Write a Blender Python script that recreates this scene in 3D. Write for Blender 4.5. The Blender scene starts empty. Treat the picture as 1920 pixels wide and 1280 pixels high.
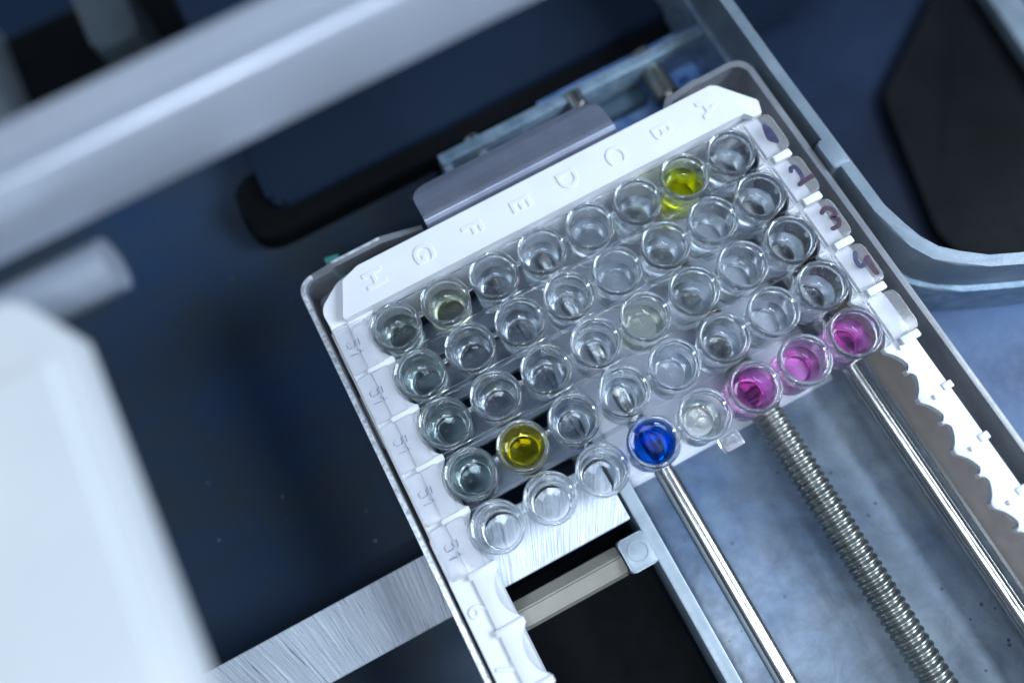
import bpy, bmesh, math, random
from mathutils import Vector, Matrix
random.seed(7)
S = 0.001                                   # everything below is authored in millimetres
sc = bpy.context.scene
COL = sc.collection
PI = math.pi

# ------------------------------------------------------------------ camera
CAM = Vector((6.449, -46.616, 123.548))
RIGHT = Vector((0.8833, -0.46383, -0.06821))
UP = Vector((0.46372, 0.843, 0.27261))
BACK = Vector((-0.06894, -0.27243, 0.9597))
cd = bpy.data.cameras.new('camera'); cam = bpy.data.objects.new('camera', cd); COL.objects.link(cam)
m = Matrix((RIGHT, UP, BACK)).transposed().to_4x4(); m.translation = CAM * S
cam.matrix_world = m
cd.sensor_width = 36; cd.lens = 28.37; cd.clip_start = 0.005; cd.clip_end = 20
cd.dof.use_dof = True; cd.dof.focus_distance = 0.1285; cd.dof.aperture_fstop = 5.8; cd.dof.aperture_blades = 0
sc.camera = cam
# ------------------------------------------------------------------ world, lamps, exposure
w = bpy.data.worlds.new('World'); sc.world = w; w.use_nodes = True
wn = w.node_tree.nodes; wl = w.node_tree.links
bg = wn['Background']; bg.inputs[1].default_value = 0.40
# a lab room: dim bluish surroundings plus bright patches added for glints in the wells
tc = wn.new('ShaderNodeTexCoord')
nz = wn.new('ShaderNodeTexNoise'); nz.inputs['Scale'].default_value = 1.6; nz.inputs['Detail'].default_value = 2
wl.new(tc.outputs['Generated'], nz.inputs['Vector'])
cr = wn.new('ShaderNodeValToRGB'); wl.new(nz.outputs['Fac'], cr.inputs[0])
e = cr.color_ramp.elements
e[0].position = .40; e[0].color = (.02, .045, .10, 1); e[1].position = .60; e[1].color = (.60, .76, 1.0, 1)
vo = wn.new('ShaderNodeTexVoronoi'); vo.distance = 'CHEBYCHEV'; vo.inputs['Scale'].default_value = 3.4; vo.inputs['Randomness'].default_value = .8
wl.new(tc.outputs['Generated'], vo.inputs['Vector'])
lt = wn.new('ShaderNodeMath'); lt.operation = 'LESS_THAN'; lt.inputs[1].default_value = .15; wl.new(vo.outputs['Distance'], lt.inputs[0])
sc_ = wn.new('ShaderNodeVectorMath'); sc_.operation = 'SCALE'; sc_.inputs[0].default_value = (4.6, 5.3, 6.0); wl.new(lt.outputs[0], sc_.inputs['Scale'])
ad = wn.new('ShaderNodeVectorMath'); ad.operation = 'ADD'; wl.new(cr.outputs[0], ad.inputs[0]); wl.new(sc_.outputs[0], ad.inputs[1])
wl.new(ad.outputs[0], bg.inputs[0])

def area(name, loc, target, sx, sy, power, color):
    l = bpy.data.lights.new(name, 'AREA'); l.shape = 'RECTANGLE'; l.size = sx * S; l.size_y = sy * S
    l.energy = power; l.color = color
    o = bpy.data.objects.new(name, l); COL.objects.link(o); o.location = Vector(loc) * S
    o.rotation_euler = (Vector(target) - Vector(loc)).to_track_quat('-Z', 'Y').to_euler()
    return o
area('lamp', (350, -160, 275), (30, -30, 0), 220, 190, 2.9, (.76, .87, 1.0))
area('lamp', (-70, -120, 500), (20, -20, 0), 150, 110, .65, (.74, .86, 1.0))
area('lamp', (110, -150, 500), (20, -20, 0), 110, 150, .35, (.74, .86, 1.0))
area('lamp', (-30, -150, 300), (20, -25, 0), 46, 20, .2, (.92, .96, 1.0))

vs = sc.view_settings; vs.view_transform = 'Standard'; vs.look = 'None'; vs.exposure = 0.1; vs.gamma = 1.0
vs.use_curve_mapping = False
cy = sc.cycles
cy.max_bounces = 28; cy.transmission_bounces = 24; cy.transparent_max_bounces = 24; cy.glossy_bounces = 8; cy.diffuse_bounces = 4
cy.caustics_reflective = True; cy.caustics_refractive = True; cy.blur_glossy = 0.3
cy.sample_clamp_indirect = 60.0
cy.use_denoising = True; cy.denoiser = 'OPENIMAGEDENOISE'

# ------------------------------------------------------------------ helpers
def at(px, py, z):
    """point of the plane at height z (mm) seen at pixel px, py of the 1920 wide photograph"""
    d = RIGHT * ((px - 960) / 1512.95) - UP * ((py - 640) / 1512.95) - BACK
    t = (z - CAM.z) / d.z
    p = CAM + d * t
    return (p.x, p.y)

def link(name, me, mat, parent=None, loc=(0, 0, 0)):
    o = bpy.data.objects.new(name, me); COL.objects.link(o)
    if mat is not None:
        me.materials.clear(); me.materials.append(mat)
    if parent is not None: o.parent = parent
    o.location = Vector(loc) * S
    return o

def fin(bm, name, mat, parent=None, smooth=35, loc=(0, 0, 0)):
    bmesh.ops.recalc_face_normals(bm, faces=bm.faces)
    bmesh.ops.scale(bm, vec=(S, S, S), verts=bm.verts)
    me = bpy.data.meshes.new(name); bm.to_mesh(me); bm.free()
    if smooth:
        for p in me.polygons: p.use_smooth = True
        me.set_sharp_from_angle(angle=math.radians(smooth))
    return link(name, me, mat, parent, loc)

def tag(o, label=None, cat=None, group=None, kind=None):
    if label: o['label'] = label
    if cat: o['category'] = cat
    if group: o['group'] = group
    if kind: o['kind'] = kind
    return o

def empty(name, loc, label, cat, group=None):
    o = bpy.data.objects.new(name, None); COL.objects.link(o); o.location = Vector(loc) * S
    o.empty_display_size = .005
    return tag(o, label, cat, group)

def box(bm, x0, x1, y0, y1, z0, z1, bev=0.0, seg=2):
    r = bmesh.ops.create_cube(bm, size=1.0)
    vs_ = r['verts']
    bmesh.ops.scale(bm, vec=(x1 - x0, y1 - y0, z1 - z0), verts=vs_)
    bmesh.ops.translate(bm, vec=((x0 + x1) / 2, (y0 + y1) / 2, (z0 + z1) / 2), verts=vs_)
    if bev:
        ed = list({e_ for v in vs_ for e_ in v.link_edges})
        bmesh.ops.bevel(bm, geom=ed, offset=bev, segments=seg, affect='EDGES', profile=.5)

def boxo(name, mat, parent, *a, **k):
    bm = bmesh.new(); box(bm, *a, **k); return fin(bm, name, mat, parent)

def prism(bm, pts, z0, z1, bev=0.0, seg=2, top_only=True):
    """closed outline pts (x, y) pulled from z0 up to z1; the top edge is rounded by bev"""
    vb = [bm.verts.new((x, y, z0)) for x, y in pts]
    vt = [bm.verts.new((x, y, z1)) for x, y in pts]
    n = len(pts)
    fb = bm.faces.new(vb[::-1]); ft = bm.faces.new(vt)
    for i in range(n):
        bm.faces.new((vb[i], vb[(i + 1) % n], vt[(i + 1) % n], vt[i]))
    if bev:
        bmesh.ops.bevel(bm, geom=list(ft.edges), offset=bev, segments=seg, affect='EDGES', profile=.5, clamp_overlap=True)

def prismo(name, mat, parent, pts, z0, z1, bev=0.0, **k):
    bm = bmesh.new(); prism(bm, pts, z0, z1, bev, **k); return fin(bm, name, mat, parent)

def rounded(pts, rads, seg=6):
    """round the corners of a polygon"""
    out = []; n = len(pts)
    if not hasattr(rads, '__len__'): rads = [rads] * n
    for i in range(n):
        p = Vector(pts[i]).to_2d(); a = Vector(pts[i - 1]).to_2d() - p; b = Vector(pts[(i + 1) % n]).to_2d() - p
        r = rads[i]
        if r <= 0: out.append((p.x, p.y)); continue
        la, lb = a.length, b.length; a.normalize(); b.normalize()
        ang = a.angle(b); d = min(r / math.tan(ang / 2), la * .49, lb * .49)
        pa = p + a * d; pb = p + b * d
        for k in range(seg + 1):
            t = k / seg
            q = pa * (1 - t) ** 2 + p * 2 * t * (1 - t) + pb * t ** 2
            out.append((q.x, q.y))
    return out

def rrect(x0, x1, y0, y1, r, seg=6): return rounded([(x0, y0), (x1, y0), (x1, y1), (x0, y1)], r, seg)

def lathe(bm, prof, cx=0, cy_=0, n=64, close=True):
    """revolve (r, z) points about the vertical axis; points with r == 0 become poles"""
    rings = []
    for r, z in prof:
        if r <= 1e-6: rings.append([bm.verts.new((cx, cy_, z))])
        else: rings.append([bm.verts.new((cx + r * math.cos(2 * PI * k / n), cy_ + r * math.sin(2 * PI * k / n), z)) for k in range(n)])
    m_ = len(rings)
    for i in range(m_ if close else m_ - 1):
        a, b = rings[i], rings[(i + 1) % m_]
        if len(a) == 1 and len(b) == 1: continue
        for k in range(n):
            k2 = (k + 1) % n
            if len(a) == 1: bm.faces.new((a[0], b[k], b[k2]))
            elif len(b) == 1: bm.faces.new((a[k], b[0], a[k2]))
            else: bm.faces.new((a[k], b[k], b[k2], a[k2]))

def cyl(bm, p0, p1, r, n=40, r2=None):
    p0 = Vector(p0); p1 = Vector(p1); d = p1 - p0
    q = d.to_track_quat('Z', 'Y')
    r2 = r if r2 is None else r2
    a = []; b = []
    for k in range(n):
        c = Vector((math.cos(2 * PI * k / n), math.sin(2 * PI * k / n), 0))
        a.append(bm.verts.new(p0 + q @ (c * r))); b.append(bm.verts.new(p1 + q @ (c * r2)))
    bm.faces.new(a[::-1]); bm.faces.new(b)
    for k in range(n): bm.faces.new((a[k], a[(k + 1) % n], b[(k + 1) % n], b[k]))

def plate_holes(outer, holes, z0, z1, name, mat, parent):
    """flat plate with round holes, through a filled 2D curve turned into a mesh"""
    cu = bpy.data.curves.new(name, 'CURVE'); cu.dimensions = '2D'; cu.fill_mode = 'BOTH'; cu.extrude = (z1 - z0) / 2 * S
    def sp(pts):
        s = cu.splines.new('POLY'); s.points.add(len(pts) - 1); s.use_cyclic_u = True
        for i, (x, y) in enumerate(pts): s.points[i].co = (x * S, y * S, 0, 1)
    sp(outer)
    for cx, cy_, r in holes: sp([(cx + r * math.cos(2 * PI * k / 64), cy_ + r * math.sin(2 * PI * k / 64)) for k in range(64)])
    tmp = bpy.data.objects.new('tmp', cu); COL.objects.link(tmp)
    dg = bpy.context.evaluated_depsgraph_get(); dg.update()
    me = bpy.data.meshes.new_from_object(tmp.evaluated_get(dg))
    bpy.data.objects.remove(tmp); bpy.data.curves.remove(cu)
    me.name = name
    bm = bmesh.new(); bm.from_mesh(me)
    bmesh.ops.remove_doubles(bm, verts=bm.verts, dist=1e-7)
    bmesh.ops.recalc_face_normals(bm, faces=bm.faces)
    bm.to_mesh(me); bm.free()
    me.set_sharp_from_angle(angle=math.radians(30))
    return link(name, me, mat, parent, (0, 0, (z0 + z1) / 2))

def stroke(bm, pts, widths, z0, z1):
    """a pen stroke on a flat surface: a thin band following pts"""
    # smooth the path
    P_ = [Vector((x, y)) for x, y in pts]
    Q = []; W = []
    n = len(P_)
    if not hasattr(widths, '__len__'): widths = [widths] * n
    for i in range(n - 1):
        a = P_[max(i - 1, 0)]; b = P_[i]; c = P_[i + 1]; d = P_[min(i + 2, n - 1)]
        for k in range(6):
            t = k / 6
            Q.append(.5 * ((2 * b) + (c - a) * t + (2 * a - 5 * b + 4 * c - d) * t * t + (3 * b - a - 3 * c + d) * t ** 3))
            W.append(widths[i] * (1 - t) + widths[i + 1] * t)
    Q.append(P_[-1]); W.append(widths[-1])
    L = []; R_ = []
    for i, q in enumerate(Q):
        t = (Q[min(i + 1, len(Q) - 1)] - Q[max(i - 1, 0)]).normalized(); nn = Vector((-t.y, t.x))
        L.append(q + nn * W[i] / 2); R_.append(q - nn * W[i] / 2)
    def cap(c, t, w_, s):
        nn = Vector((-t.y, t.x)); return [c + (nn * math.cos(a) * s + t * math.sin(a) * s) * w_ / 2 for a in (PI * .25, PI * .5, PI * .75)]
    t1 = (Q[-1] - Q[-2]).normalized(); t0 = (Q[0] - Q[1]).normalized()
    ring = L + [Q[-1] + (Vector((-t1.y, t1.x)) * math.cos(a) + t1 * math.sin(a)) * W[-1] / 2 for a in (.8, 1.57, 2.34)] + R_[::-1] + \
        [Q[0] + (Vector((-t0.y, t0.x)) * math.cos(a) + t0 * math.sin(a)) * W[0] / 2 for a in (.8, 1.57, 2.34)]
    # quads for the band, fans for the caps
    nL = len(L)
    tv = [[bm.verts.new((p.x, p.y, z1)) for p in ring], [bm.verts.new((p.x, p.y, z0)) for p in ring]]
    N = len(ring)
    lid = lambda i: i
    rid = lambda i: nL + 3 + (nL - 1 - i)
    for v, flip in ((tv[0], False), (tv[1], True)):
        for i in range(nL - 1):
            f = [v[lid(i)], v[rid(i)], v[rid(i + 1)], v[lid(i + 1)]]
            bm.faces.new(f if not flip else f[::-1])
        f = [v[nL - 1], v[nL], v[nL + 1], v[nL + 2], v[nL + 3]]; bm.faces.new(f if not flip else f[::-1])
        f = [v[rid(0)], v[N - 3], v[N - 2], v[N - 1], v[0]]; bm.faces.new(f if not flip else f[::-1])
    for i in range(N): bm.faces.new((tv[0][i], tv[0][(i + 1) % N], tv[1][(i + 1) % N], tv[1][i]))

# ------------------------------------------------------------------ materials
def principled(name):
    m_ = bpy.data.materials.new(name); m_.use_nodes = True
    return m_, m_.node_tree.nodes, m_.node_tree.links, m_.node_tree.nodes['Principled BSDF']

def coords(n, l, scale=(1, 1, 1), rot=(0, 0, 0)):
    t = n.new('ShaderNodeTexCoord'); mp_ = n.new('ShaderNodeMapping')
    mp_.inputs['Scale'].default_value = [1000 * s for s in scale]; mp_.inputs['Rotation'].default_value = rot
    l.new(t.outputs['Object'], mp_.inputs[0]); return mp_.outputs[0]

def noise(n, l, vec, scale, detail=4, rough=.6, dist=0):
    t = n.new('ShaderNodeTexNoise'); t.inputs['Scale'].default_value = scale; t.inputs['Detail'].default_value = detail
    t.inputs['Roughness'].default_value = rough; t.inputs['Distortion'].default_value = dist
    l.new(vec, t.inputs['Vector']); return t.outputs['Fac']

def ramp(n, l, fac, stops):
    r = n.new('ShaderNodeValToRGB'); l.new(fac, r.inputs[0])
    el = r.color_ramp.elements
    while len(el) < len(stops): el.new(.5)
    for i, (p, c) in enumerate(stops):
        el[i].position = p; el[i].color = (*c, 1) if hasattr(c, '__len__') else (c, c, c, 1)
    return r.outputs[0]

def bump(n, l, fac, bsdf, dist=.00003, strength=1.0):
    b = n.new('ShaderNodeBump'); b.inputs['Distance'].default_value = dist; b.inputs['Strength'].default_value = strength
    l.new(fac, b.inputs['Height']); l.new(b.outputs[0], bsdf.inputs['Normal'])

def mottled(name, c0, c1, scale, rough=(.35, .6), metallic=0.0, bumpd=.00002, detail=5, fine=None, stops=(.35, .65), spec=.5, dots=None, coat=0, grain=None):
    m_, n, l, b = principled(name)
    v = coords(n, l)
    f = noise(n, l, v, scale, detail)
    c = ramp(n, l, f, [(stops[0], c0), (stops[1], c1)])
    if grain:                                 # finer dirt and wear over the base colour
        g1 = noise(n, l, v, grain[0], 6, .7, .6)
        gr = ramp(n, l, g1, [(.35, grain[1]), (.6, 1.0)])
        gm = n.new('ShaderNodeMix'); gm.data_type = 'RGBA'; gm.blend_type = 'MULTIPLY'; gm.inputs['Factor'].default_value = 1
        l.new(c, gm.inputs['A']); l.new(gr, gm.inputs['B']); c = gm.outputs['Result']
    if dots:                                  # small dark pits or pale dust grains
        vo = n.new('ShaderNodeTexVoronoi'); vo.inputs['Scale'].default_value = dots[0]; l.new(v, vo.inputs['Vector'])
        nn_ = noise(n, l, v, dots[0] * .37, 1)
        ma = n.new('ShaderNodeMath'); ma.operation = 'LESS_THAN'; ma.inputs[1].default_value = dots[1]; l.new(vo.outputs['Distance'], ma.inputs[0])
        mb = n.new('ShaderNodeMath'); mb.operation = 'GREATER_THAN'; mb.inputs[1].default_value = dots[2]; l.new(nn_, mb.inputs[0])
        mc = n.new('ShaderNodeMath'); mc.operation = 'MULTIPLY'; l.new(ma.outputs[0], mc.inputs[0]); l.new(mb.outputs[0], mc.inputs[1])
        mx = n.new('ShaderNodeMix'); mx.data_type = 'RGBA'; l.new(mc.outputs[0], mx.inputs['Factor']); l.new(c, mx.inputs['A']); mx.inputs['B'].default_value = (*dots[3], 1)
        c = mx.outputs['Result']
    l.new(c, b.inputs['Base Color'])
    f2 = noise(n, l, v, fine or scale * 7, 3)
    mr = n.new('ShaderNodeMapRange'); mr.inputs['To Min'].default_value = rough[0]; mr.inputs['To Max'].default_value = rough[1]
    l.new(f2, mr.inputs[0]); l.new(mr.outputs[0], b.inputs['Roughness'])
    b.inputs['Metallic'].default_value = metallic; b.inputs['Specular IOR Level'].default_value = spec
    b.inputs['Coat Weight'].default_value = coat
    if bumpd: bump(n, l, f2, b, bumpd)
    return m_

def clear(name, color=(1, 1, 1), ior=1.5, rough=0.0, sigma=None, bumpy=0, haze=0):
    m_ = bpy.data.materials.new(name); m_.use_nodes = True
    n = m_.node_tree.nodes; l = m_.node_tree.links; n.clear()
    out = n.new('ShaderNodeOutputMaterial'); g = n.new('ShaderNodeBsdfGlass')
    if haze:
        df = n.new('ShaderNodeBsdfTranslucent'); df.inputs['Color'].default_value = (.8, .88, 1, 1)
        d2 = n.new('ShaderNodeBsdfDiffuse'); d2.inputs['Color'].default_value = (.8, .88, 1, 1)
        ad = n.new('ShaderNodeMixShader'); ad.inputs[0].default_value = .5; l.new(df.outputs[0], ad.inputs[1]); l.new(d2.outputs[0], ad.inputs[2])
        mx = n.new('ShaderNodeMixShader'); mx.inputs[0].default_value = haze; l.new(g.outputs[0], mx.inputs[1]); l.new(ad.outputs[0], mx.inputs[2])
        l.new(mx.outputs[0], out.inputs['Surface'])
    g.inputs['Color'].default_value = (*color, 1); g.inputs['IOR'].default_value = ior; g.inputs['Roughness'].default_value = rough
    if not haze: l.new(g.outputs[0], out.inputs['Surface'])
    if bumpy:
        v = coords(n, l); f = noise(n, l, v, .5, 3)
        b = n.new('ShaderNodeBump'); b.inputs['Distance'].default_value = bumpy; l.new(f, b.inputs['Height']); l.new(b.outputs[0], g.inputs['Normal'])
    if sigma:
        d = max(sigma) * 1.02
        va = n.new('ShaderNodeVolumeAbsorption'); va.inputs['Density'].default_value = d
        va.inputs['Color'].default_value = (*[1 - s / d for s in sigma], 1)
        l.new(va.outputs[0], out.inputs['Volume'])
    return m_

def frosted(name, color, trans, rough, ior=1.45, fine=1.2):
    m_, n, l, b = principled(name)
    b.inputs['Base Color'].default_value = (*color, 1); b.inputs['Transmission Weight'].default_value = trans
    b.inputs['Roughness'].default_value = rough; b.inputs['IOR'].default_value = ior
    v = coords(n, l); f = noise(n, l, v, fine, 3); bump(n, l, f, b, .00003)
    return m_

M = {}
M['clear'] = clear('clear_polystyrene', (.985, .995, 1.0), 1.5, 0.0, bumpy=.00005, haze=.035)
M['web'] = clear('clear_web', (.99, .995, 1.0), 1.4, 0.0, bumpy=.00002)
M['white'] = mottled('white_plastic', (.62, .65, .70), (.66, .69, .735), .12, (.38, .5), bumpd=.00001)
M['tab'] = frosted('frosted_tab_plastic', (.96, .97, 1.0), .90, .16, 1.4)
M['tray'] = mottled('grey_tray_plastic', (.12, .135, .155), (.19, .205, .23), .10, (.22, .42), bumpd=.00003, fine=.9)
M['tray_edge'] = mottled('pale_tray_edge', (.34, .37, .42), (.75, .8, .86), 1.3, (.2, .4), metallic=.35, bumpd=.00006, fine=3)
M['clip'] = mottled('satin_steel', (.21, .24, .32), (.29, .32, .41), .06, (.30, .40), metallic=.75, bumpd=.000006, fine=2.5, dots=(.35, .05, .5, (.03, .03, .04)))
M['chrome'] = mottled('chrome_rod', (.42, .42, .41), (.55, .55, .54), .08, (.14, .24), metallic=1.0, bumpd=.000004)
M['screw'] = mottled('oiled_steel', (.24, .26, .25), (.34, .36, .34), .3, (.22, .36), metallic=.9, bumpd=.00002, fine=2)
M['bed'] = mottled('blue_grey_bed', (.035, .085, .18), (.27, .33, .38), .026, (.28, .5), metallic=.25, bumpd=.00004, fine=.55, detail=8, dots=(.3, .10, .50, (.05, .07, .10)), stops=(.30, .68), grain=(.13, .62))
M['pale_fill'] = mottled('pale_fill', (.42, .47, .55), (.58, .62, .70), .07, (.28, .5), metallic=.1, bumpd=.00004, fine=.55)
M['bed_blue'] = mottled('blue_bed', (.010, .040, .11), (.035, .09, .20), .04, (.5, .7), metallic=0.0, bumpd=.00004, fine=.7, dots=(.3, .16, .5, (.03, .08, .2)))
M['bed_rear'] = mottled('bright_blue_bed', (.11, .25, .62), (.30, .50, .85), .16, (.25, .45), metallic=.2, bumpd=.00004, fine=.7, detail=6, dots=(.3, .2, .46, (.03, .08, .25)))
M['cast'] = mottled('grey_cast', (.15, .20, .25), (.22, .275, .33), .15, (.3, .5), metallic=.3, bumpd=.00003, fine=1.5)
M['bracket'] = mottled('blue_grey_cast', (.13, .21, .29), (.26, .36, .46), .35, (.3, .5), metallic=.4, bumpd=.00005, fine=1.6)
M['channel'] = mottled('channel_floor', (.03, .06, .09), (.045, .09, .13), .08, (.35, .6), bumpd=.00001)
M['navy'] = mottled('navy_floor', (.012, .028, .055), (.015, .038, .082), .02, (.6, .8), bumpd=.00001, spec=.12, dots=(.12, .028, .5, (.35, .42, .5)))
M['cavity'] = mottled('dusty_navy', (.03, .042, .052), (.018, .042, .095), .03, (.45, .65), bumpd=.00001, spec=.15, dots=(.22, .035, .52, (.5, .55, .62)))
M['navy2_side'] = mottled('navy_side', (.004, .009, .022), (.010, .021, .05), .02, (.5, .65), bumpd=.00001, spec=.15)
M['navy2'] = mottled('navy_block', (.005, .012, .027), (.009, .019, .04), .02, (.5, .65), bumpd=.00001, spec=.15)
M['black'] = mottled('matte_black', (.003, .004, .005), (.005, .006, .008), .05, (.5, .7), bumpd=.00001, spec=.06)
M['brown'] = mottled('shade_brown_board', (.022, .014, .010), (.036, .024, .018), .06, (.4, .6), bumpd=.00001)  # brown kept dark to carry the shade of the recess
M['beige'] = mottled('beige_nylon', (.20, .20, .17), (.27, .25, .23), .1, (.35, .5), bumpd=.00001)
M['bar'] = mottled('silver_housing', (.44, .49, .58), (.52, .57, .66), .02, (.30, .36), metallic=.5, bumpd=0.000004)
M['panel'] = mottled('pale_housing', (.47, .50, .52), (.53, .555, .57), .02, (.4, .5), bumpd=.000004)
M['teal'] = mottled('teal_plastic', (.03, .20, .18), (.05, .27, .24), .2, (.4, .5))
M['ink'] = mottled('violet_marker', (.02, .02, .06), (.05, .05, .12), .9, (.4, .6), bumpd=0)
M['ink_dark'] = mottled('dark_marker', (.03, .012, .03), (.06, .03, .06), .9, (.4, .6), bumpd=0)
M['print'] = mottled('blue_print', (.03, .05, .16), (.06, .09, .24), .9, (.4, .6), bumpd=0)
M['slate'] = mottled('slate_support', (.06, .085, .12), (.13, .16, .21), .12, (.3, .5), metallic=.3, bumpd=.00004, fine=1.2)
M['cast_pale'] = mottled('pale_cast', (.22, .28, .33), (.30, .36, .42), .15, (.3, .5), metallic=.2, bumpd=.00003, fine=1.5)
M['knob'] = mottled('grey_knob', (.17, .20, .25), (.20, .23, .28), .02, (.4, .5), bumpd=0)
M['far'] = mottled('far_grey', (.04, .06, .075), (.08, .1, .12), .02, (.4, .6), bumpd=0)

def brushed():
    m_, n, l, b = principled('brushed_aluminium')
    t = n.new('ShaderNodeTexCoord'); mp_ = n.new('ShaderNodeMapping'); mp_.inputs['Scale'].default_value = (1000, 1000, 1000)
    mp_.inputs['Location'].default_value = (20, 95, 0)
    l.new(t.outputs['Object'], mp_.inputs[0])
    sx = n.new('ShaderNodeSeparateXYZ'); l.new(mp_.outputs[0], sx.inputs[0])
    # arcs left by a rotating cutter: angle about a far centre against radius
    at2 = n.new('ShaderNodeMath'); at2.operation = 'ARCTAN2'; l.new(sx.outputs[1], at2.inputs[0]); l.new(sx.outputs[0], at2.inputs[1])
    sq = n.new('ShaderNodeVectorMath'); sq.operation = 'LENGTH'; l.new(mp_.outputs[0], sq.inputs[0])
    cb = n.new('ShaderNodeCombineXYZ')
    m1 = n.new('ShaderNodeMath'); m1.operation = 'MULTIPLY'; m1.inputs[1].default_value = 75; l.new(at2.outputs[0], m1.inputs[0])
    m2 = n.new('ShaderNodeMath'); m2.operation = 'MULTIPLY'; m2.inputs[1].default_value = .045; l.new(sq.outputs['Value'], m2.inputs[0])
    l.new(m1.outputs[0], cb.inputs[0]); l.new(m2.outputs[0], cb.inputs[1])
    f = noise(n, l, cb.outputs[0], 2.0, 5, .65, .9)
    c = ramp(n, l, f, [(.30, (.16, .20, .27)), (.40, (.50, .56, .64)), (.62, (.66, .72, .80)), (.74, (.92, .95, .98))])
    l.new(c, b.inputs['Base Color']); b.inputs['Metallic'].default_value = .12; b.inputs['Roughness'].default_value = .36
    bump(n, l, f, b, .00025)
    return m_
M['alu'] = brushed()

# ------------------------------------------------------------------ setting
o = boxo('cavity_floor', M['navy'], None, -160, 200, -150, 150, -62, -60); tag(o, 'dark navy floor of the instrument cavity', 'floor', kind='structure')
o = prismo('cavity_plate', M['cavity'], None, [(-160, -150), (-9.4, -150), (-9.4, 13), (20.4, 13), (20.4, 92), (-160, 92)], -29, -27); tag(o, 'dark navy plate with dust specks left of the tray', 'plate', kind='structure')
# bed plate right of the cross bar, stepping off into the blue area under the far corner
o = prismo('fill_sheet', M['pale_fill'], None, [(22.5, -39.5), (64.4, -39.5), (64.4, 11.6), (22.5, 11.6)], -21.99, -21.6, .1)  # added pale sheet, lightens the dim wells from below
tag(o, 'pale sheet added on the bed to brighten the wells above', 'sheet', kind='structure')
o = prismo('bed_plate', M['bed'], None, [(22.4, -130), (76, -130), (76, -31), (68, -30), (64, 12), (22.4, 12)], -24.5, -22, .3)
tag(o, 'blue grey mottled metal bed plate under the rods', 'bed plate', kind='structure')
o = prismo('rear_bed_plate', M['bed_rear'], None, [(22.4, 12.2), (72, 12.2), (79.6, 12.2), (79.6, 60), (45, 60), (45, 29.5), (22.4, 29.5)], -24.5, -22.2, .3)
tag(o, 'bright blue blotched metal bed plate behind the well plate', 'bed plate', kind='structure')
o = prismo('side_bed_plate', M['bed_blue'], None, [(64.6, 12), (68.4, -29.8), (76.2, -30.8), (76.2, -130), (160, -130), (160, -62.5), (110, -45), (93, -38), (84.3, -33.4), (80, -26), (79.6, 12)], -24.5, -22.2, .3)
tag(o, 'blue metal bed plate outside the right tray wall', 'bed plate', kind='structure')

# raised navy block behind the slot, with the black slot round it
blk = prismo('cover_block', M['navy2'], None, rounded([(-12.5, 41), (130, 41), (130, 120), (-12.5, 120)], [3.5, 0, 0, 0]), -44, -20, 1.6)
tag(blk, 'dark navy cover block with a rounded corner, beyond the black slot', 'cover')
o = prismo('slot_liner', M['black'], None, rounded([(-20, 36.3), (84, 36.3), (84, 52), (-18, 52)], [7, 0, 0, 3]), -46.2, -22, 1.5)
tag(o, 'black slot running along the dark navy cover block', 'slot liner', kind='structure')

# ------------------------------------------------------------------ aluminium strip, cross bar, nylon spacer
bm = bmesh.new(); box(bm, -59, 19.4, -44.0, -33.1, -17, -14, .15, 1)
tag(fin(bm, 'aluminium_strip', M['alu']), 'bright brushed aluminium strip crossing under the left tray wall', 'metal strip')
cb_ = empty('cross_bar', (21, -60, -16), 'pale grey bar with a square round-marked lug, left of the chrome rods', 'bar')
def kid(o, p):                                 # keep world place under an empty
    o.parent = p; o.matrix_parent_inverse = Matrix.Translation(-p.location); return o
kid(boxo('rail', M['cast_pale'], None, 20.0, 22.3, -130, 28, -26, -14, bev=.25), cb_)
bm = bmesh.new(); prism(bm, rrect(15.3, 20.2, -52.0, -46.3, .7), -20, -13.6, .3)
kid(fin(bm, 'lug', M['cast_pale']), cb_)
bm = bmesh.new(); lathe(bm, [(1.55, -13.62), (1.55, -13.5), (1.75, -13.5), (1.75, -13.62)], 17.9, -49.1, 40)
kid(fin(bm, 'ring_mark', M['cast_pale']), cb_)
bm = bmesh.new()
cyl(bm, (-8, -49.2, -17.2), (15.1, -49.2, -17.2), 2.7, 6)
bmesh.ops.rotate(bm, cent=(0, -49.2, -17.2), matrix=Matrix.Rotation(math.radians(14), 3, 'X'), verts=bm.verts)
bmesh.ops.bevel(bm, geom=list(bm.edges), offset=.25, segments=2, affect='EDGES')
tag(fin(bm, 'hexagonal_spacer', M['beige']), 'beige hexagonal plastic spacer rod in the dark opening', 'spacer')
bm = bmesh.new()
box(bm, -3.8, -2.6, -32.0, 4.6, -17.4, -15.2, .1, 1); box(bm, 18.6, 19.8, -32.0, 4.6, -17.4, -15.2, .1, 1)
for k in range(4): box(bm, -2.58, 18.58, -9 * k - 3.3, -9 * k + 3.3, -17, -15.5, .25, 2)
tag(fin(bm, 'slotted_support', M['slate']), 'slate grey slotted support visible between and through the left wells', 'support')
# thin inner wall under the left rail, edge catching light
o = boxo('opening_floor', M['black'], None, -9.0, 19.9, -130, -44.6, -34, -32); tag(o, 'black floor of the rectangular opening beside the cross bar', 'floor', kind='structure')
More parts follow.
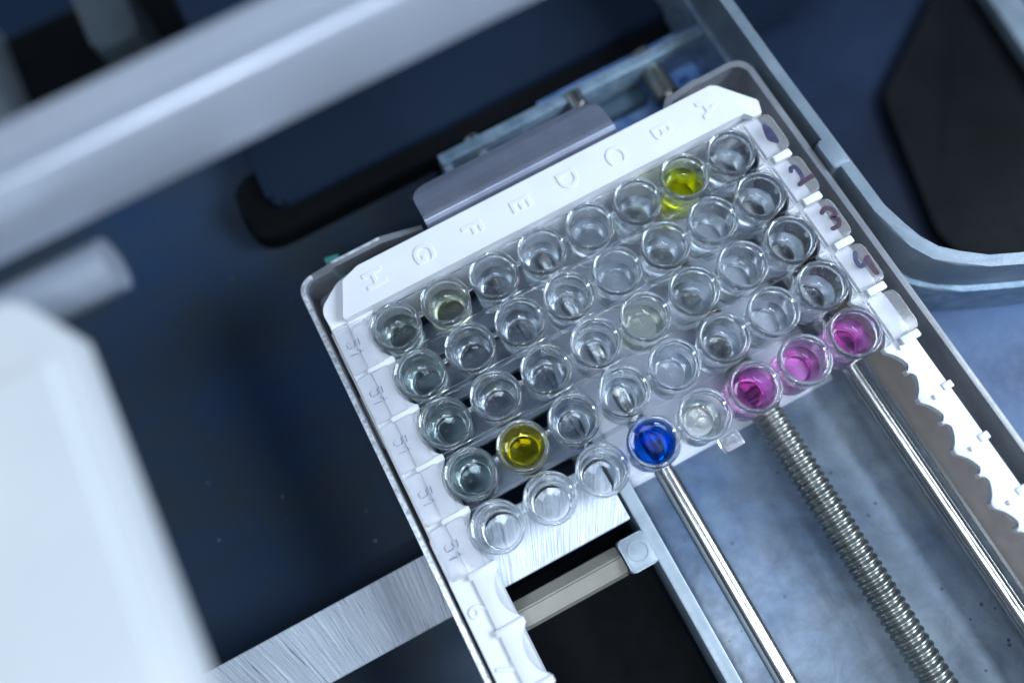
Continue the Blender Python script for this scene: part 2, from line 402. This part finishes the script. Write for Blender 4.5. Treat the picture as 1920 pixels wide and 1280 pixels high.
# ------------------------------------------------------------------ rods and lead screw
def rod(x, r, y0, y1, label, z=-16):
    bm = bmesh.new(); cyl(bm, (x, y0, z), (x, y1, z), r, 48)
    return tag(fin(bm, 'guide_rod', M['chrome']), label, 'rod', 'chrome guide rods')
rod(28.6, 1.75, -130, 33, 'polished chrome rod running down from under the blue well')
rr = rod(66.0, 1.45, -130, 22, 'polished chrome rod running down from under the right-hand pink well')
bm = bmesh.new(); cyl(bm, (66.0, 21.8, -16), (66.0, 33, -16), 2.6, 48, 2.3)
tag(fin(bm, 'rod_holder', M['screw']), 'dark steel cylinder behind the far corner of the tray', 'cylinder')
bm = bmesh.new(); box(bm, 68.2, 68.9, -130, -12, -20, -15.2, .1, 1)
tag(fin(bm, 'edge_strip', M['chrome']), 'thin shiny strip alongside the right chrome rod', 'strip')

def screw():
    bm = bmesh.new(); n = 40; pitch = 1.25; y0, y1 = -125.0, 30.0; st = pitch / 10
    N = int((y1 - y0) / st); prev = None
    for i in range(N + 1):
        y = y0 + i * st; ring = []
        for k in range(n):
            a = 2 * PI * k / n
            ph = (y / pitch + k / n) % 1.0
            h = .5 + .5 * math.cos(2 * PI * ph); h = h ** .7
            r = 2.3 + .5 * h
            ring.append(bm.verts.new((49.2 + r * math.cos(a), y, -16.4 + r * math.sin(a))))
        if prev:
            for k in range(n): bm.faces.new((prev[k], prev[(k + 1) % n], ring[(k + 1) % n], ring[k]))
        else: bm.faces.new(ring)
        prev = ring
    bm.faces.new(prev[::-1])
    return tag(fin(bm, 'lead_screw', M['screw'], smooth=80), 'grey threaded lead screw between the two chrome rods', 'lead screw')
screw()

# ------------------------------------------------------------------ bracket behind the clip
br = empty('bracket', (45, 28, -10), 'blue grey angled bracket frame behind the spring clip', 'bracket')
kid(boxo('crossbeam', M['bracket'], None, 20.6, 80, 28.6, 31.0, -20, -12, bev=.3), br)
kid(boxo('side_arm', M['bracket'], None, 20.6, 22.4, 10, 28.4, -19.8, -12.2, bev=.3), br)
kid(boxo('channel_floor', M['channel'], None, 22.6, 64, 25.2, 28.4, -21.9, -19.0, bev=.1), br)
bm = bmesh.new(); cyl(bm, (49.2, 26.5, -12.6), (49.2, 30, -12.6), 1.7, 32); cyl(bm, (49.2, 22, -12.9), (49.2, 26.3, -12.9), 1.15, 32)
bmesh.ops.bevel(bm, geom=[e_ for e_ in bm.edges], offset=.18, segments=2, affect='EDGES')
tag(fin(bm, 'bolt', M['chrome']), 'small shiny bolt head on the bracket crossbeam', 'bolt')

# ------------------------------------------------------------------ grey tray round the plate
tr = empty('plate_tray', (32, -40, -9), 'grey plastic tray with a pale rim holding the white strip frame', 'tray')
XL, XR, YT = -12.1, 76.3, 16.3
def wall_path(path, width, z0, z1, name, mat, bev=.25):
    """wall of given width to the right of an open path"""
    P_ = [Vector(p) for p in path]; n = len(P_); off = []
    for i in range(n):
        a = (P_[i] - P_[i - 1]).normalized() if i else (P_[1] - P_[0]).normalized()
        b = (P_[i + 1] - P_[i]).normalized() if i < n - 1 else a
        t = (a + b).normalized(); nn = Vector((t.y, -t.x)); off.append(P_[i] + nn * (width / max(.5, nn.dot(Vector((a.y, -a.x))))))
    return kid(prismo(name, mat, None, [tuple(p) for p in P_] + [tuple(p) for p in off[::-1]], z0, z1, bev), tr)
def arc(cx, cy_, r, a0, a1, n=8): return [(cx + r * math.cos(math.radians(a0 + (a1 - a0) * k / n)), cy_ + r * math.sin(math.radians(a0 + (a1 - a0) * k / n))) for k in range(n + 1)]
cl = arc(XL + 3, YT - 3, 3, 180, 90); crn = arc(XR - 3, YT - 3, 3, 90, 0)
wall_path([(XL, -125)] + cl + [(-6.2, YT), (-5.6, YT + .7), (4.2, YT + .7), (11.6, YT - 1.0)], 1.15, -10, -3, 'wall', M['tray'])
wall_path([(57.6, 8), (58.6, 14.2), (60, YT - .5), (66, YT - .2)] + [(67, YT + .1)] + crn + [(XR, -125)], 1.15, -10.4, -3, 'wall', M['tray'])
# narrow pale lip along the inner edge of the rim
def lip(path, width, z, name='rim_lip'):
    P_ = [Vector(p) for p in path]; n = len(P_); A = []; B = []
    for i in range(n):
        a = (P_[i] - P_[i - 1]).normalized() if i else (P_[1] - P_[0]).normalized()
        b = (P_[i + 1] - P_[i]).normalized() if i < n - 1 else a
        t = (a + b).normalized(); nn = Vector((t.y, -t.x)); k_ = max(.5, nn.dot(Vector((a.y, -a.x))))
        A.append(P_[i] + nn * (.1 / k_)); B.append(P_[i] + nn * ((.1 + width) / k_))
    return kid(prismo(name, M['tray_edge'], None, [tuple(p) for p in A] + [tuple(p) for p in B[::-1]], z - .3, z + .16, .06), tr)
lip([(XL, -125)] + cl, .8, -3.0)
lip([(-5.2, YT + .6), (4.0, YT + .6)], .4, -3.0)
kid(prismo('floor_ledge', M['tray'], None, rounded([(XL + 1.2, 2), (-8.6, 2), (-8.6, 9), (12, 9), (12, 14.4), (XL + 1.2, YT - 1.3)], [0, 1, 2, 0, 0, 2.5]), -11.2, -9.6, .2), tr)
kid(prismo('floor_ledge', M['tray'], None, rounded([(58.6, 8), (72.6, 3), (73.4, -125), (XR - 1.2, -125), (XR - 1.2, YT - 1.3), (59.4, YT - 1.8)], [0, 0, 0, 0, 2.5, 0]), -12, -10.4, .2), tr)
kid(boxo('locating_block', M['tray'], None, -11.0, -9.2, -2.5, 2.5, -9.5, -5, bev=.6), tr)
bm = bmesh.new(); prism(bm, rounded([(-10.9, -6), (-9.9, -8), (-9.9, -14), (-10.9, -17)], .8), -9.8, -4.6, .3); kid(fin(bm, 'leaf_spring', M['tray']), tr)
kid(boxo('step', M['tray_edge'], None, -4.5, -3.4, 11.2, 15, -9.5, -6.5, bev=.3), tr)

# ------------------------------------------------------------------ spring clip
def clip():
    # profile in y, z: flat blade, then rolled nose beside the letter bar
    prof = [(21.2, -1.6), (19.5, -.6), (17.2, .1), (15.0, .25), (14.1, .15), (13.4, -.35), (13.05, -1.2), (12.95, -2.2)]
    x0, x1, r = 12.2, 48.6, 3.2
    def xr(y, side):                            # rounded far corners
        d = max(0.0, y - (21.2 - r)); k_ = r - math.sqrt(max(0, r * r - d * d))
        return (x0 + k_ * .9) if side < 0 else (x1 - k_ - max(0, (y - 13)) * .05)
    ys = []
    for i in range(len(prof) - 1):
        for k in range(5): t = k / 5; ys.append((prof[i][0] * (1 - t) + prof[i + 1][0] * t, prof[i][1] * (1 - t) + prof[i + 1][1] * t))
    ys.append(prof[-1])
    bm = bmesh.new(); rows = []
    for y, z in ys:
        a, b = xr(y, -1), xr(y, 1)
        rows.append([bm.verts.new((a + (b - a) * k / 24, y, z)) for k in range(25)])
    for i in range(len(rows) - 1):
        for k in range(24): bm.faces.new((rows[i][k], rows[i + 1][k], rows[i + 1][k + 1], rows[i][k + 1]))
    bmesh.ops.recalc_face_normals(bm, faces=bm.faces)
    bmesh.ops.solidify(bm, geom=list(bm.faces), thickness=.45)
    return fin(bm, 'spring_clip', M['clip'], smooth=40)
tag(clip(), 'smooth grey steel spring clip with rounded corners against the letter bar', 'clip')

# ------------------------------------------------------------------ white strip frame
fr = empty('strip_frame', (32, -45, -8), 'white plastic frame with letters A to H and scalloped side rails', 'frame')
bar = kid(prismo('letter_bar', M['white'], None, rounded([(-7.2, 5.0), (68.6, 5.0), (69.6, 3.7), (71.2, 3.6), (72.0, 6.0), (67.4, 11.9), (66.4, 12.5), (-1.2, 12.5), (-4.4, 11.4)], [.3, .3, .2, .3, .8, .8, .6, 1.5, .8]), -1.5, 0, .25, seg=3), fr)
kid(prismo('bar_body', M['white'], None, rounded([(-9.9, 5.05), (70.6, 5.05), (71.4, 7), (66.5, 12.3), (-5.4, 12.3), (-9.9, 9.0)], [0, 0, .5, 1, 4, 3]), -13, -1.52, .2), fr)

def scallop(xc, side, r, cusp, y_top, y_bot, xo, notch=False):
    """inner edge of a side rail from y_top to y_bot"""
    pts = []
    k = 0
    while True:
        yc = -9.0 * k
        if yc - 4.5 < y_bot: break
        amax = math.asin((3.95 if notch else 3.7) / r)
        for j in range(17):
            a = amax - 2 * amax * j / 16
            x = xc + side * r * math.cos(a); y = yc + r * math.sin(a)
            if notch and j in (7, 9): continue
            if not notch or j != 8: pts.append((x, y))
            if notch and j == 8:
                pts += [(xc + side * r * .997, yc + .4), (xc + side * (r - 1.05), yc + .4), (xc + side * (r - 1.05), yc - .4), (xc + side * r * .997, yc - .4)]
        pts.append((xc + side * (r * math.cos(amax) - .22), yc - 4.1)); pts.append((xc + side * (r * math.cos(amax) - .22), yc - 4.9))
        k += 1
    return pts
yb = -112
ins = scallop(0.2, -1, 4.9, 0, 4.5, yb, 0)
prl = [(-7.0, 4.9), (-2.3, 4.9)] + ins + [(-7.0, ins[-1][1])]
rl = kid(prismo('side_rail', M['white'], None, prl, -2.9, -1.5, .12, seg=2), fr)
bm = bmesh.new()
prism(bm, rounded([(-10.0, 4.95), (-10.0, -32.6), (-10.4, -33.2), (-10.4, yb), (-7.02, yb), (-7.02, 4.95)], [0, .3, .3, 0, 0, 0]), -3.2, -2.0, .2)
box(bm, -10.35, -9.2, yb, 5, -13, -3.2)
kid(fin(bm, 'side_rail_edge', M['white']), fr)
kid(boxo('inner_wall', M['white'], None, -6.4, -4.0, yb, 4.8, -13, -7.0, bev=.12), fr)
insR = scallop(62.8, 1, 5.2, 0, 4.5, yb, 0, notch=True)
prr = insR + [(71.4, insR[-1][1]), (71.4, -40.9), (70.9, -40.9), (70.9, 4.6), (65.8, 4.6)]
kid(prismo('side_rail', M['white'], None, prr, -3.4, -2.0, .25, seg=2), fr)
kid(boxo('side_rail_edge', M['white'], None, 70.0, 70.8, yb, 4.5, -4.4, -3.42), fr)
for k in range(12):                              # dividers between the slots
    y = -4.5 - 9 * k
    kid(boxo('divider', M['white'], None, -7.4, -2.6, y - .55, y + .55, -1.6, -1.15, bev=.15), fr)
    kid(boxo('divider', M['white'], None, 68.6, 71.9, y - .65, y + .65, -2.2, -.75, bev=.25) if k < 5 else boxo('divider', M['white'], None, 70.2, 71.9, y - .6, y + .6, -2.2, -1.7, bev=.2), fr)
    if k > 3: kid(boxo('latch_mark', M['white'], None, 68.0, 68.6, y - 1.1, y - .3, -2.1, -1.55, bev=.2), fr)

def text(ch, x, y, z, size, mat, name, parent, h=.14, bev=.09):
    cu = bpy.data.curves.new(name, 'FONT'); cu.body = ch; cu.size = size * S; cu.align_x = 'CENTER'; cu.align_y = 'CENTER'
    cu.extrude = h / 2 * S; cu.bevel_depth = bev * S; cu.bevel_resolution = 2; cu.offset = .05 * S
    tmp = bpy.data.objects.new('tmp', cu); COL.objects.link(tmp)
    dg = bpy.context.evaluated_depsgraph_get(); dg.update()
    me = bpy.data.meshes.new_from_object(tmp.evaluated_get(dg)); me.name = name
    bpy.data.objects.remove(tmp); bpy.data.curves.remove(cu)
    me.transform(Matrix.Rotation(-PI / 2, 4, 'Z'))
    me.transform(Matrix.Translation(Vector((x, y, z)) * S))
    for p in me.polygons: p.use_smooth = True
    me.set_sharp_from_angle(angle=math.radians(40))
    o = link(name, me, mat); kid(o, fr); return o
for i, ch in enumerate('HGFEDCBA'):
    text(ch, 0.2 + 9.1 * i, 9.0, .02, 4.8, M['white'], 'raised_letter', fr)
text('6', -8.4, -45.3, -1.95, 4.0, M['white'], 'raised_number', fr)
text('7', -8.4, -54.3, -1.95, 4.0, M['white'], 'raised_number', fr)

# ------------------------------------------------------------------ well strips
def rim_arc(r0, r1, z, h, n=5):                  # rounded top of the rim between radii r0 > r1
    c = (r0 + r1) / 2; a = (r0 - r1) / 2
    return [(c + a * math.cos(PI * k / n), z - h + h * math.sin(PI * k / n)) for k in range(n + 1)]
prof = [(3.86, -1.5), (4.12, -1.3)] + rim_arc(4.15, 3.5, 0, .32, 6) + [(3.42, -.8), (3.36, -3), (3.26, -6), (3.16, -8.6), (3.05, -9.2), (2.8, -9.6), (2.4, -9.75), (0, -9.75),
        (0, -10.9), (2.5, -10.9), (3.0, -10.8), (3.45, -10.9), (3.58, -10.7), (3.66, -9), (3.76, -5), (3.84, -2.2)]
def well_mesh():
    bm = bmesh.new()
    pr = prof
    n = 72; rings = []
    for r, z in pr:
        if r == 0: rings.append([bm.verts.new((0, 0, z))])
        else: rings.append([bm.verts.new((r * math.cos(2 * PI * k / n), r * math.sin(2 * PI * k / n), z)) for k in range(n)])
    for i in range(len(rings)):
        a, b = rings[i], rings[(i + 1) % len(rings)]
        if len(a) == 1 and len(b) == 1: continue
        for k in range(n):
            k2 = (k + 1) % n
            if len(a) == 1: bm.faces.new((a[0], b[k2], b[k]))
            elif len(b) == 1: bm.faces.new((a[k], a[k2], b[0]))
            else: bm.faces.new((a[k], a[k2], b[k2], b[k]))
    bmesh.ops.recalc_face_normals(bm, faces=bm.faces)
    bmesh.ops.scale(bm, vec=(S, S, S), verts=bm.verts)
    me = bpy.data.meshes.new('well'); bm.to_mesh(me); bm.free()
    for p in me.polygons: p.use_smooth = True
    me.set_sharp_from_angle(angle=math.radians(42)); me.materials.append(M['clear'])
    return me
WELL = well_mesh()

def r_in(z):                                     # inner radius of the well at height z
    pts = [(-.8, 3.42), (-3, 3.36), (-6, 3.26), (-8.6, 3.16), (-9.2, 3.05)]
    if z >= pts[0][0]: return pts[0][1]
    for (za, ra), (zb, rb) in zip(pts, pts[1:]):
        if zb <= z <= za: return ra + (rb - ra) * (z - za) / (zb - za)
    return pts[-1][1]
def liquid_mesh(level, men=.9):
    e_ = .03
    p = [(0, level), ]
    rl_ = r_in(level + men)
    for k in range(1, 11):
        t = k / 10; rr_ = (rl_ + e_) * t
        p.append((rr_, level + men * t ** 5))
    z = level
    for zz in (-3, -6, -8.6):
        if zz < level - .3: p.append((r_in(zz) + e_, zz))
    p += [(3.05 + e_, -9.2), (2.8 + e_, -9.63), (2.4, -9.78), (0, -9.78)]
    bm = bmesh.new(); lathe(bm, p, 0, 0, 64, close=False)
    bmesh.ops.recalc_face_normals(bm, faces=bm.faces)
    bmesh.ops.scale(bm, vec=(S, S, S), verts=bm.verts)
    me = bpy.data.meshes.new('liquid'); bm.to_mesh(me); bm.free()
    for q in me.polygons: q.use_smooth = True
    me.set_sharp_from_angle(angle=math.radians(50))
    return me

sg = lambda T, d=5.0: [-math.log(t) / (d * S) for t in T]     # absorption from the tint after d mm
L = {
 'clear': clear('clear_liquid', (.97, .985, 1.0), 1.34),
 'green': clear('greenish_liquid', (1, 1, 1), 1.34, sigma=sg((.72, .82, .76), 8)),
 'olive': clear('olive_reflection_liquid', (1, 1, 1), 1.34, sigma=sg((.90, .93, .68), 8)),  # olive tint paints a reflection on the well wall into the liquid
 'teal': clear('pale_teal_liquid', (1, 1, 1), 1.34, sigma=sg((.72, .87, .85), 8)),
 'yellow_green': clear('yellow_green_liquid', (1, 1, 1), 1.34, sigma=sg((.80, .84, .01), 5)),
 'yellow': clear('deep_yellow_liquid', (1, 1, 1), 1.34, sigma=sg((.88, .76, .015), 8)),
 'pale_yellow': clear('pale_yellow_liquid', (1, 1, 1), 1.34, sigma=sg((.90, .92, .72), 8)),
 'pink': clear('pink_liquid', (1, 1, 1), 1.34, sigma=sg((.98, .26, .78), 6)),
 'blue': clear('blue_liquid', (1, 1, 1), 1.34, sigma=sg((.003, .16, .74), 8)),
}
names = 'HGFEDCBA'
strip_labels = ['clear well strip marked 1 beside the letter bar, holding one yellow-green sample',
 'clear well strip marked 2 holding only colourless and faintly tinted samples',
 'clear well strip marked 3, the middle strip of the five',
 'clear well strip marked 4 holding one deep yellow sample near its left end',
 'clear well strip with a blank tab holding pink and blue samples']
number = ['1', '2', '3', '4', 'blank-tabbed']
special = {(6, 0): ('yellow_green', -4.6, 'bright yellow-green'), (1, 3): ('yellow', -3.2, 'deep golden yellow'),
 (7, 4): ('pink', -5.0, 'pink'), (6, 4): ('pink', -5.4, 'pink'), (5, 4): ('pink', -4.2, 'pink'),
 (3, 4): ('blue', -1.0, 'dark royal blue'), (4, 4): ('pale_yellow', -6.0, 'pale straw yellow'),
 (5 - 1, 2): ('pale_yellow', -5.6, 'very pale yellow'), (0, 0): ('green', -5.4, 'dull green'),
 (0, 1): ('teal', -5.4, 'faint teal'), (0, 2): ('teal', -5.6, 'faint teal'), (0, 3): ('teal', -5.2, 'faint teal'), (1, 0): ('olive', -5.0, 'reflection-tinted olive')}
empties_ = {(0, 4), (1, 4), (2, 4)}
pinks = {(7, 4): 'magenta pink liquid in the rightmost pink well, against the white rail',
         (6, 4): 'magenta pink liquid in the middle one of the three pink wells',
         (5, 4): 'magenta pink liquid in the leftmost pink well, above the lead screw'}
mcache = {}
place = ['at the left end', 'second from the left', 'third from the left', 'fourth from the left', 'fourth from the right', 'third from the right', 'second from the right', 'at the right end']
rowname = ['row along the letter bar', 'second row down', 'middle row', 'fourth row down', 'front row']
Z = {}
for s in range(5):
    y = -9.0 * s
    st = empty('well_strip', (31.5, y, -5), strip_labels[s], 'well strip', 'five clear eight-well strips')
    plate_w = plate_holes(rrect(-3.9, 67.4, y - 4.15, y + 4.15, .5), [(9.0 * i, y, 3.88) for i in range(8)], -1.95, -1.35, 'web', M['web'], None)
    kid(plate_w, st)
    for i in range(8):
        o = bpy.data.objects.new('well', WELL); COL.objects.link(o); o.location = Vector((9.0 * i, y, 0)) * S; o.rotation_euler.z = random.uniform(0, 6.28); kid(o, st)
        if i < 7:
            bm = bmesh.new(); box(bm, 9 * i + 4.0, 9 * i + 5.0, y - .35, y + .35, -1.3, -.45, .12, 2); kid(fin(bm, 'bridge', M['clear']), st)
    # end tabs
    tab = kid(prismo('end_tab', M['tab'], None, rounded([(67.6, y - 3.9), (72.4, y - 3.9), (72.4, y + 3.4), (67.6, y + 3.4)], [.3, 1.3, 1.3, .3]), -1.25, -.35, .22, seg=3), st)
    tl = kid(prismo('end_tab', M['tab'], None, rounded([(-9.7, y - 4.1), (-4.1, y - 4.1), (-4.1, y + 4.1), (-9.7, y + 4.1)], [.5, .2, .2, .5]), -1.45, -.9, .15, seg=3), st)
    def ink(parent, name, strokes, mat, z):
        bm = bmesh.new()
        for q, (pts, wd) in enumerate(strokes): stroke(bm, pts, wd, z, z + .03 + .004 * q)
        o = fin(bm, name, mat, None, smooth=0); o.parent = parent; return o
    zt = -.345
    f4 = lambda pts: [at(1360 + a / 5.333, 160 + b / 5.333, zt) for a, b in pts]
    f3 = lambda pts: [at(1340 + a / 3.048, 180 + b / 3.048, zt) for a, b in pts]
    if s == 0: ink(tab, 'handwritten_number', [(f4([(385, 405), (425, 455), (465, 520), (515, 560)]), [.7, 1.5, 1.8, .8])], M['ink'], zt)  # stroke widened to take in the pen mark's shadow
    if s == 1:
        ink(tab, 'handwritten_number', [(f4([(655, 862), (655, 830), (695, 818), (735, 860), (770, 925), (768, 965), (742, 995)]), .75)], M['ink'], zt)
        ink(tab, 'handwritten_stroke', [(f4([(750, 992), (800, 950), (868, 908)]), [.7, .78, .85])], M['ink_dark'], zt + .04)
    if s == 2: ink(tab, 'handwritten_number', [(f3([(612, 668), (628, 643), (665, 645), (690, 672), (672, 696), (705, 705), (708, 738), (675, 758)]), .8)], M['ink_dark'], zt)
    if s == 3:
        ink(tab, 'handwritten_number', [(f3([(802, 898), (806, 935), (828, 970), (855, 962), (868, 928)]), .8)], M['ink'], zt)
        ink(tab, 'handwritten_stroke', [(f3([(872, 925), (895, 968), (928, 1012)]), [.95, .9, .7])], M['ink_dark'], zt + .04)
    # printed mark on the left tab: broken characters over a small broken line
    bx, by = -7.6, y + .35
    def g(a, b):
        ix = (a - 500) * .0112; iy = (b - 740) * .0112
        return (bx + ix * RIGHT.x - iy * UP.x, by + ix * RIGHT.y - iy * UP.y)
    segs = [((388, 718), (415, 775)), ((408, 686), (411, 692)), ((440, 780), (450, 772)), ((468, 765), (476, 758)), ((500, 750), (520, 716)), ((520, 716), (488, 655)),
            ((512, 632), (518, 638)), ((548, 612), (585, 708)), ((476, 888), (482, 882)), ((498, 878), (504, 872)), ((522, 864), (528, 860)), ((546, 858), (552, 852)),
            ((568, 848), (574, 842)), ((592, 792), (610, 825)), ((553, 790), (559, 794)), ((636, 804), (642, 808))]
    if s == 4: segs += [((476, 888), (575, 843)), ((440, 780), (500, 750))]
    ink(tl, 'printed_mark', [([g(*a), g(*b)], .125) for a, b in segs], M['print'], -.895)
    for i in range(8):
        if (i, s) in empties_: continue
        kind, lev, word = special.get((i, s), ('clear', -5.6 - .5 * ((i * 7 + s * 3) % 4) / 3, 'colourless'))
        key = round(lev, 2)
        if key not in mcache: mcache[key] = liquid_mesh(lev, .35 if lev > -2 else .9)
        me = mcache[key].copy(); me.materials.append(L[kind])
        o = bpy.data.objects.new('liquid_sample', me); COL.objects.link(o); o.location = Vector((9.0 * i, y, 0)) * S
        if (i, s) in pinks: lab = pinks[(i, s)]
        elif (i, s) == (3, 4): lab = 'dark royal blue liquid filling one well above the left chrome rod'
        elif s == 4: lab = 'pale straw yellow liquid in the well between blue and pink wells'
        else: lab = f'{word} liquid in the well {place[i]}, {rowname[s]}'
        tag(o, lab, 'liquid', 'liquid samples in the wells')
    if s == 4:
        bm = bmesh.new(); box(bm, 36.2, 39.4, -42.6, -40.2, -4.2, -1.5, .25, 2); lathe(bm, [(.75, -1.52), (.75, -1.36), (.95, -1.36), (.95, -1.52)], 37.8, -41.5, 32)
        kid(fin(bm, 'lug', M['tab']), st)
# bubble on the straw yellow sample
bm = bmesh.new(); bmesh.ops.create_uvsphere(bm, u_segments=24, v_segments=14, radius=.95); bmesh.ops.translate(bm, vec=(36.2, -36.6, -6.2), verts=bm.verts)
tag(fin(bm, 'air_bubble', clear('bubble', (1, 1, 1), 1.05), smooth=180), 'small round bubble in the pale straw yellow sample', 'bubble')

# ------------------------------------------------------------------ grey cast wall on the right with lug and S bend
def pathwall(name, path, width, z0, z1, mat, bev=.4):
    P_ = [Vector(p) for p in path]; n = len(P_); off = []
    for i in range(n):
        a = (P_[i] - P_[i - 1]).normalized() if i else (P_[1] - P_[0]).normalized()
        b = (P_[i + 1] - P_[i]).normalized() if i < n - 1 else a
        t = (a + b).normalized(); nn = Vector((-t.y, t.x)); off.append(P_[i] + nn * width)
    return prismo(name, mat, None, [tuple(p) for p in P_] + [tuple(p) for p in off[::-1]], z0, z1, bev)
cw = empty('cast_wall', (80, -5, -10), 'blue grey cast wall with a square lug that bends away on the right', 'wall')
S_ = [(78.2, 70), (78.2, 30), (78.0, 10), (78.2, -20)]
S_ += [(78.6, -24.5), (79.6, -28.2), (81.4, -31.6), (84.3, -34.4), (88.4, -36.9), (93, -39), (100, -42), (110, -46), (150, -60)]
w_ = pathwall('wall', S_, 2.0, -24, -2, M['cast'], .5); kid(w_, cw)
bm = bmesh.new(); prism(bm, rrect(76.9, 80, -10.6, -5.0, .5), -14, -1.9, .5); kid(fin(bm, 'lug', M['cast']), cw)
# darker lower step of the wall
pth = [(x - 1.0, y_) if i < 6 else (x - .6, y_ - .9) for i, (x, y_) in enumerate(S_)]
kid(pathwall('lower_step', pth, 2.4, -24, -11, M['bracket'], .6), cw)

# floor of the surroundings beyond the wall
o = prismo('side_cover', M['navy2_side'], None, [(81.6, 110), (81.6, -20), (84, -29), (90, -34), (150, -56), (300, -110), (300, 110)], -72, -57, .5)
tag(o, 'dark navy cover beyond the cast wall', 'cover', kind='structure')
pb = [at(1650, 190, -56), at(1745, 0, -56), at(1810, -60, -56), at(2000, 160, -56), at(2000, 600, -56), at(1830, 520, -56), at(1750, 440, -56)]  # outline of a black patch added for the dark hole
tag(prismo('dark_hole_patch', M['black'], None, rounded([tuple(p) for p in pb], 9), -56.9, -54, .8), 'black patch standing for a dark hole in the cover at the upper right', 'mat')
pc = [at(1830, -40, -50), at(1890, -40, -50), at(1990, 90, -50), at(1990, 200, -50)]
tag(prismo('cover_strip', M['cast'], None, [tuple(p) for p in pc], -53, -50, .6), 'grey strip crossing the upper right corner', 'strip')

# board in the recess beside the right rod, the recess shade in its colour
bm = bmesh.new(); box(bm, 69.1, 77.0, -130, -12, -21.9, -18.6, .1, 1)
tag(fin(bm, 'shade_brown_board', M['brown']), 'brown board under the scalloped right rail, darkened by painted shade', 'board')

# ------------------------------------------------------------------ near housing parts, above the plate and out of focus
prf = [(14.57, 49.63), (14.74, 57.92), (13.71, 59.48), (9.65, 59.13), (8.35, 59.91), (7.14, 60.34), (6.45, 59.65), (5.93, 57.4), (5.67, 54.29), (5.93, 51.36)]
bm = bmesh.new()
prf2 = rounded(prf, [0, 1, 1, 1, 1, 1, 1, 1, 1, 0], 4)
a = [bm.verts.new((-110, y_, z_)) for y_, z_ in prf2]; b = [bm.verts.new((75, y_, z_)) for y_, z_ in prf2]
bm.faces.new(a); bm.faces.new(b[::-1])
for i in range(len(a)): bm.faces.new((a[i], a[(i + 1) % len(a)], b[(i + 1) % len(a)], b[i]))
tag(fin(bm, 'housing_bar', M['bar']), 'thick silver grey housing bar blurred across the upper left', 'bar')
bm = bmesh.new(); cyl(bm, (-80, 4.2, 45), (-21.6, 4.2, 45), 3.0, 40); bmesh.ops.bevel(bm, geom=[e_ for e_ in bm.edges if len(e_.link_faces) == 2 and any(len(f.verts) > 4 for f in e_.link_faces)], offset=1.6, segments=4, affect='EDGES')
tag(fin(bm, 'rounded_knob', M['knob']), 'grey rounded knob between the silver bar and white panel', 'knob')
hp = empty('white_panel', (-50, -35, 42), 'large white housing panel blurred at the lower left', 'panel')
bm = bmesh.new(); prism(bm, rounded([(-95, -110), (-25.05, -108.99), (-24.54, -6.31), (-27.94, -0.62), (-95, 1.5)], [0, 0, .8, 2, 0]), 50.8, 54.7, .8, seg=3)
kid(fin(bm, 'panel', M['panel']), hp)
bm = bmesh.new(); prism(bm, [(-94, -109), (-27.26, -108.14), (-26.75, -8.18), (-94, -6.68)], 54.72, 55.6, .35, seg=3)
kid(fin(bm, 'raised_face', M['panel']), hp)
# things far behind, upper left corner
tag(boxo('far_floor', M['black'], None, -120, -15, 100, 150, -59.9, -59, bev=.2), 'black backing behind the silver bar', 'backing', kind='structure')
tag(boxo('far_block', M['far'], None, -105, -62, 90, 150, -58, -40, bev=3), 'blurred grey block in the top left corner', 'block')
bm = bmesh.new(); prism(bm, rrect(-37, -25, 112, 135, 3), -58, -38, 2)
tag(fin(bm, 'far_block', M['far']), 'blurred pale block above the silver bar, right of the corner one', 'block')
tag(prismo('teal_tab', M['teal'], None, [(-7.0, 15), (-3.8, 15), (-3.9, 20.4), (-6.4, 20.9)], -9.6, -8.6, .15), 'small teal plastic tab poking out behind the tray wall', 'tab')
